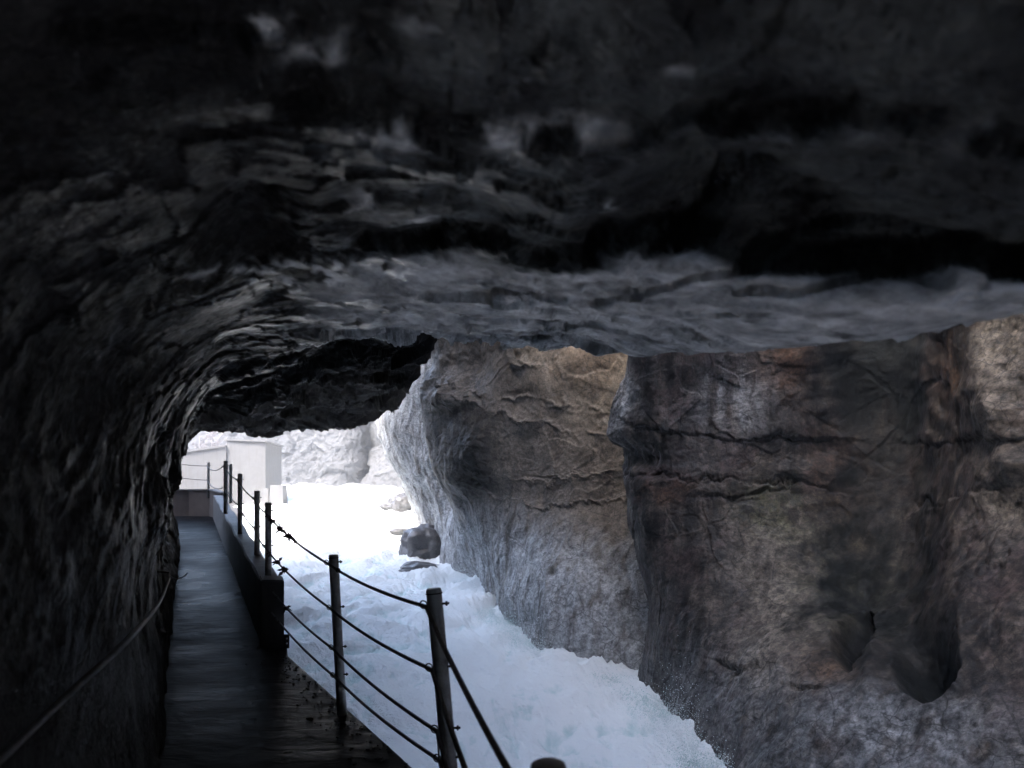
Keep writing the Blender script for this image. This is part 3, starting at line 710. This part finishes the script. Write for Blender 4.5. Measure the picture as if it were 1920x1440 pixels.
# ------------------------------------------------------------------ cable railing
rail = empty('cable_railing', (-1.2, 5.4, 0), 'railing of grey steel posts strung with dark wire cables beside the white water', 'railing')
def post(base, top, r, holes):
    base, top = Vector(base), Vector(top); ax = (top - base).normalized()
    bm = bmesh.new()
    tube(bm, [base - ax * .1, base + (top - base) * .3, base + (top - base) * .7, top - ax * .012, top - ax * .003, top], [r, r, r, r, r * .93, r * .8], 20)
    p = obj('post', bm, M['post'], rail, True)
    bm = bmesh.new(); torus(bm, top - ax * .022, ax, r, .003, 20, 6); obj('cap_ring', bm, M['bolt'], p)
    res = []
    for dz in holes:
        c = top - ax * dz
        bm = bmesh.new(); tube(bm, [c + Vector((r * .9, -.01, 0)), c + Vector((r + .028, -.015, .003))], .0055, 6)
        tube(bm, [c + Vector((r + .014, -.012, .0015)), c + Vector((r + .02, -.013, .002))], .011, 6)
        obj('bolt', bm, M['bolt'], p)
        bm = bmesh.new(); torus(bm, c + Vector((-r - .014, -.012, -.004)), (0.35, 1, .1), .017, .0032, 14, 6); obj('eye_ring', bm, M['bolt'], p); res.append(c + Vector((-r - .004, -r * .4, -.012)))
    return res
p0 = post((.11, 1.5, -.02), (.07, 1.5, .985), .036, [.07, .35, .6, .8])
p1 = post((-.235, 3.3, -.02), (-.337, 3.3, 1.115), .034, [.065, .335, .6, .725])
p2 = post((-1.195, 5.4, -.02), (-1.256, 5.4, 1.106), .034, [.05, .365, .645, .84])
pp = []
for tp, dd, ln in (((503, 942), 8.4, .8), ((482, 920), 10, .8), ((450, 888), 12, .85), ((423, 864), 13.7, .85), ((432.5, 870), 17.6, .8), ((391, 867), 20.8, .85)):
    t = P(tp[0], tp[1], dd); pp.append(post(t - Vector((0, 0, ln)), t, .036, [.09, .47]))
def sag(a, b, s, n=14):
    a, b = Vector(a), Vector(b)
    return [a.lerp(b, k / n) - Vector((0, 0, s * 4 * (k / n) * (1 - k / n))) for k in range(n + 1)]
curves = {}
def cable(key, pts, s=.012, r=.009):
    line = []
    for a, b in zip(pts, pts[1:]):
        seg = sag(a, b, s * (Vector(b) - Vector(a)).length); line += seg[:-1]; curves[key + str(len([k for k in curves if k[0] == key]))] = seg
    line.append(Vector(pts[-1]))
    bm = bmesh.new(); tube(bm, line, r, 7); obj('cable', bm, M['cable'], rail, True)
blk = [Vector((-2.43, 7.8, .55)), Vector((-2.44, 7.8, .34))]
far_l = [P(320, 868, 21.3), P(318, 893, 21.3)]
cable('a', [far_l[0], pp[5][0], pp[3][0], pp[2][0], pp[1][0], pp[0][0], p2[0], p1[0], p0[0], p0[0] + Vector((.3, -1.5, 0))])
cable('b', [far_l[1], pp[5][1], pp[3][1], pp[2][1], pp[1][1], pp[0][1], p2[1], p1[1], p0[1], p0[1] + Vector((.3, -1.5, 0))])
cable('c', [blk[0], p2[2], p1[2], p0[2], p0[2] + Vector((.3, -1.5, 0))])
cable('d', [blk[1], p2[3], p1[3], p0[3], p0[3] + Vector((.3, -1.5, 0))])
cable('e', [p1[2] + Vector((0, -.02, .0)), p1[2] + Vector((.008, -.03, -.05)), p1[3] + Vector((0, -.02, .01))], 0, .004)
def on(key, t):
    seg = curves[key]; f = t * (len(seg) - 1); k = min(int(f), len(seg) - 2); return seg[k].lerp(seg[k + 1], f - k)
for key, t in (('a6', .16), ('c0', .1), ('d0', .09), ('d0', .16)):
    c = on(key, t); bm = bmesh.new(); bmesh.ops.create_icosphere(bm, subdivisions=2, radius=.017, matrix=Matrix.Translation(c)); obj('cable_clamp', bm, M['cable'], rail, True)

# withered leaf clumps caught on the cables
def clump(c, s, seed, label):
    rr = random.Random(seed); bm = bmesh.new(); c = Vector(c)
    bmesh.ops.create_icosphere(bm, subdivisions=2, radius=s * .45, matrix=Matrix.Translation(c) @ Matrix.Diagonal((1.2, .9, .8, 1)))
    for v in bm.verts: v.co += Vector((rr.uniform(-1, 1), rr.uniform(-1, 1), rr.uniform(-1, 1))) * s * .13
    for k in range(13):
        d = Vector((rr.gauss(0, 1), rr.gauss(0, .6), rr.gauss(-.2, .6))).normalized(); w = d.orthogonal().normalized() * s * rr.uniform(.12, .34)
        ln = s * (rr.uniform(.35, .8) if rr.random() < .75 else rr.uniform(.9, 1.3)); th = d.cross(w).normalized() * s * .05
        b0 = c + d * s * .2; mid = b0 + d * ln * .5; tip = b0 + d * ln
        vs = [bm.verts.new(q) for q in (b0, mid + w + th, tip, mid - w + th, mid - th * 3)]
        bm.faces.new((vs[0], vs[1], vs[4])); bm.faces.new((vs[1], vs[2], vs[4])); bm.faces.new((vs[2], vs[3], vs[4])); bm.faces.new((vs[3], vs[0], vs[4]))
    o = obj('leaf_clump', bm, M['leaf'])
    me = o.data; me.transform(Matrix.Translation(-c)); o.location = c
    tag(o, label, 'leaf clump', 'withered leaf clumps caught on the railing cables')
for key, t, s, lab in (
    ('a5', .09, .035, 'small withered clump on the top cable, touching the post on the parapet end'),
    ('a5', .19, .05, 'dark leaf clump on the top cable, second one out from the parapet post'),
    ('a5', .34, .055, 'spiky leaf clump on the top cable, third one out from the parapet post'),
    ('a5', .49, .06, 'ragged leaf clump midway along the top cable between parapet post and next post'),
    ('a5', .60, .03, 'small round knot of debris on the top cable, lowest of the row'),
    ('b5', .12, .035, 'small dark clump on the second cable, close to the parapet post'),
    ('b5', .28, .05, 'spiky leaf clump on the second cable, in the middle of its three'),
    ('b5', .41, .055, 'ragged leaf clump on the second cable, lowest of its three'),
    ('c0', .30, .05, 'leaf clump on the third cable just off the parapet end block')):
    clump(on(key, t), s, sum(map(ord, key)) % 7 + int(t * 100), lab)

# ------------------------------------------------------------------ wire hand rope on the cave wall
rpx = [(318, 1085), (300, 1128), (262, 1175), (205, 1233), (130, 1300), (60, 1367), (0, 1424), (-60, 1478)]
rpd = [cave_depth(*q) for q in rpx]
rpd = [min(rpd[max(k - 1, 0):k + 2]) - .05 for k in range(len(rpx))]
rpts = [P(*q, dd) for q, dd in zip(rpx, rpd)]; a = rpts[0]
hr = empty('hand_rope', tuple(a), 'pale wire hand rope sagging along the dark cave wall', 'hand rope')

bm = bmesh.new()

ca_ = crom(np.array([tuple(p) for p in rpts]), params([6] * 7))
tube(bm, [Vector(q) for q in ca_], .008, 8); obj('rope', bm, M['rope'], hr, True)
bm = bmesh.new(); torus(bm, a + Vector((.0, 0, .02)), (1, .3, 0), .03, .005); tube(bm, [a + Vector((-.2, .05, .05)), a + Vector((0, 0, .045))], .007, 6); obj('anchor_ring', bm, M['rope'], hr)
bm = bmesh.new(); tube(bm, sag(a + Vector((0, 0, .02)), a + Vector((.09, .1, .03)), .03, 6), .005, 6); obj('loose_end', bm, M['rope'], hr)

# ------------------------------------------------------------------ boulders in the river
def boulder(loc, size, seed, label):
    bm = bmesh.new(); bmesh.ops.create_icosphere(bm, subdivisions=5, radius=1)
    co = np.array([v.co[:] for v in bm.verts])
    f, e = facets(co * 1.1 + seed * 3.7, .9)
    r = 1 + .28 * fbm(co * .8 + seed, 3) + .12 * f + .04 * ridged(co * 3 + seed, 4)
    for v, k in zip(bm.verts, r):
        v.co = Vector((v.co.x * k * size[0], v.co.y * k * size[1], v.co.z * k * size[2]))
    o = obj('boulder', bm, M['boulder'], None, True); o.location = loc
    tag(o, label, 'boulder', 'boulders along the right bank of the river')
def on_river(px, py):
    s = (HY - py) / F; y = (EYE + 2.6) / (.1 - s); return Vector(((px - 960) / F * y, y, float(zr(y))))
q = on_river(800, 1052); boulder((q.x, q.y + .6, q.z + .25), (.75, .7, .75), 1, 'large dark wet boulder against the foot of the grey rock flank')
q = on_river(790, 1070); boulder((q.x, q.y, q.z), (.65, .5, .25), 2, 'low flat rock awash in foam just below the large dark boulder')
q = on_river(748, 998); boulder((q.x, q.y, q.z), (.36, .3, .14), 3, 'small flat stone alone in the white water left of the large boulder')
q = on_river(755, 945); boulder((q.x, q.y, q.z + .1), (.85, .8, .4), 4, 'pale broad boulder farthest upstream beside the rock flank')
q = on_river(735, 950); boulder((q.x, q.y - 1, q.z), (.5, .5, .2), 5, 'small pale stone at the water end of the broad upstream boulder')
q = on_river(768, 950); boulder((q.x, q.y - 2, q.z + .1), (.5, .5, .5), 6, 'grey upright stone between the broad boulder and the rock flank')

# ------------------------------------------------------------------ concrete works upstream
cb = empty('concrete_building', (-13.2, 39, 1.5), 'pale windowless concrete block with flat roof beside the far bank of the river', 'building')
bm = bmesh.new(); hexa(bm, [(-14.1, 38, 1), (-12.3, 38.3, 1), (-12.6, 42, 1), (-14.4, 42, 1), (-14.1, 38, 4.35), (-12.3, 38.3, 4.3), (-12.6, 42, 4.3), (-14.4, 42, 4.35)]); obj('wall', bm, M['conc'], cb)
bm = bmesh.new(); hexa(bm, [(-14.25, 37.9, 4.37), (-12.22, 38.2, 4.32), (-12.5, 42.1, 4.32), (-14.5, 42.1, 4.37), (-14.25, 37.9, 4.45), (-12.22, 38.2, 4.4), (-12.5, 42.1, 4.4), (-14.5, 42.1, 4.45)]); obj('roof', bm, M['conc'], cb)
rt = empty('retaining_wall', (-16, 37.5, 1.5), 'long pale retaining wall with sloping top left of the concrete block', 'wall')
bm = bmesh.new(); hexa(bm, [(-19, 36.5, .5), (-14.12, 37.9, .5), (-14.12, 38.3, .5), (-19, 36.9, .5), (-19, 36.5, 3.2), (-14.12, 37.9, 4.05), (-14.12, 38.3, 4.05), (-19, 36.9, 3.2)]); obj('wall', bm, M['conc'], rt)
bm = bmesh.new(); hexa(bm, [(-19, 36.42, 3.203), (-14.13, 37.82, 4.053), (-14.13, 38.38, 4.053), (-19, 36.98, 3.203), (-19, 36.42, 3.29), (-14.13, 37.82, 4.14), (-14.13, 38.38, 4.14), (-19, 36.98, 3.29)]); obj('coping', bm, M['conc'], rt)
ft = empty('concrete_footing', (-11.2, 37, 1.4), 'small pale concrete footing at the water edge below the concrete block', 'footing')
bm = bmesh.new(); hexa(bm, [(-11.6, 36.6, .9), (-10.9, 36.6, .9), (-10.9, 37.4, .9), (-11.6, 37.4, .9), (-11.55, 36.65, 2.15), (-10.95, 36.65, 2.15), (-10.95, 37.35, 2.15), (-11.55, 37.35, 2.15)]); obj('block', bm, M['conc'], ft)
bm = bmesh.new(); hexa(bm, [(-11.95, 36.7, .9), (-11.63, 36.7, .9), (-11.63, 37.2, .9), (-11.95, 37.2, .9), (-11.93, 36.72, 2.0), (-11.65, 36.72, 2.0), (-11.65, 37.18, 2.0), (-11.93, 37.18, 2.0)]); obj('pier', bm, M['conc'], ft)

# bare trees above the retaining wall
def bare_tree(loc, hgt, seed, label):
    rr = random.Random(seed); t = empty('bare_tree', loc, label, 'tree', 'leafless trees behind the retaining wall')
    bmT, bmC = bmesh.new(), bmesh.new(); L = Vector(loc)
    top = L + Vector((rr.uniform(-.3, .3), 0, hgt))
    tube(bmT, [L - Vector((0, 0, .5)), L.lerp(top, .4) + Vector((rr.uniform(-.1, .1), 0, 0)), top], [.09, .06, .012], 6)
    def br(a, d, ln, r, lv):
        b = a + d * ln; m = a.lerp(b, .5) + Vector((rr.uniform(-1, 1), rr.uniform(-1, 1), rr.uniform(-.3, .6))) * ln * .08
        tube(bmC, [a, m, b], [r, r * .8, r * .4], 4, False)
        if lv > 0:
            for k in range(4):
                nd = (d + Vector((rr.gauss(0, .55), rr.gauss(0, .55), rr.gauss(.15, .4)))).normalized()
                br(a.lerp(b, rr.uniform(.3, 1)), nd, ln * rr.uniform(.45, .7), r * .55, lv - 1)
    for k in range(14):
        f = rr.uniform(.15, .95); a = L.lerp(top, f); an = rr.random() * 6.28
        br(a, Vector((math.cos(an), math.sin(an), rr.uniform(.3, 1.2))).normalized(), hgt * rr.uniform(.2, .4) * (1.1 - f * .6), .03, 2)
    obj('trunk', bmT, M['bark'], t); obj('crown', bmC, M['bark'], t)
for k, (px_, d_, hh, lab) in enumerate(((372, 44, 2.9, 'leafless shrubby tree over the retaining wall, nearest the cave mouth edge'), (392, 45, 3.3, 'leafless tree over the retaining wall, between the two others'), (412, 44.5, 3.0, 'leafless tree right behind the corner of the concrete block'))):
    x = (px_ - 960) / F * d_; bare_tree((x, d_, 2.2), hh, k + 5, lab)

# mist hanging over the rapids
bm = bmesh.new(); hexa(bm, [(-110, -14, -8), (60, -14, -8), (60, 110, -8), (-110, 110, -8), (-110, -14, 40), (60, -14, 40), (60, 110, 40), (-110, 110, 40)])
hz, t, b = newmat('mist'); t.nodes.remove(b)
pv = t.nodes.new('ShaderNodeVolumePrincipled'); pv.inputs['Color'].default_value = (.95, .97, 1, 1); pv.inputs['Density'].default_value = .004
t.links.new(pv.outputs[0], t.nodes['Material Output'].inputs['Volume'])
o = obj('haze', bm, hz); o['kind'] = 'stuff'
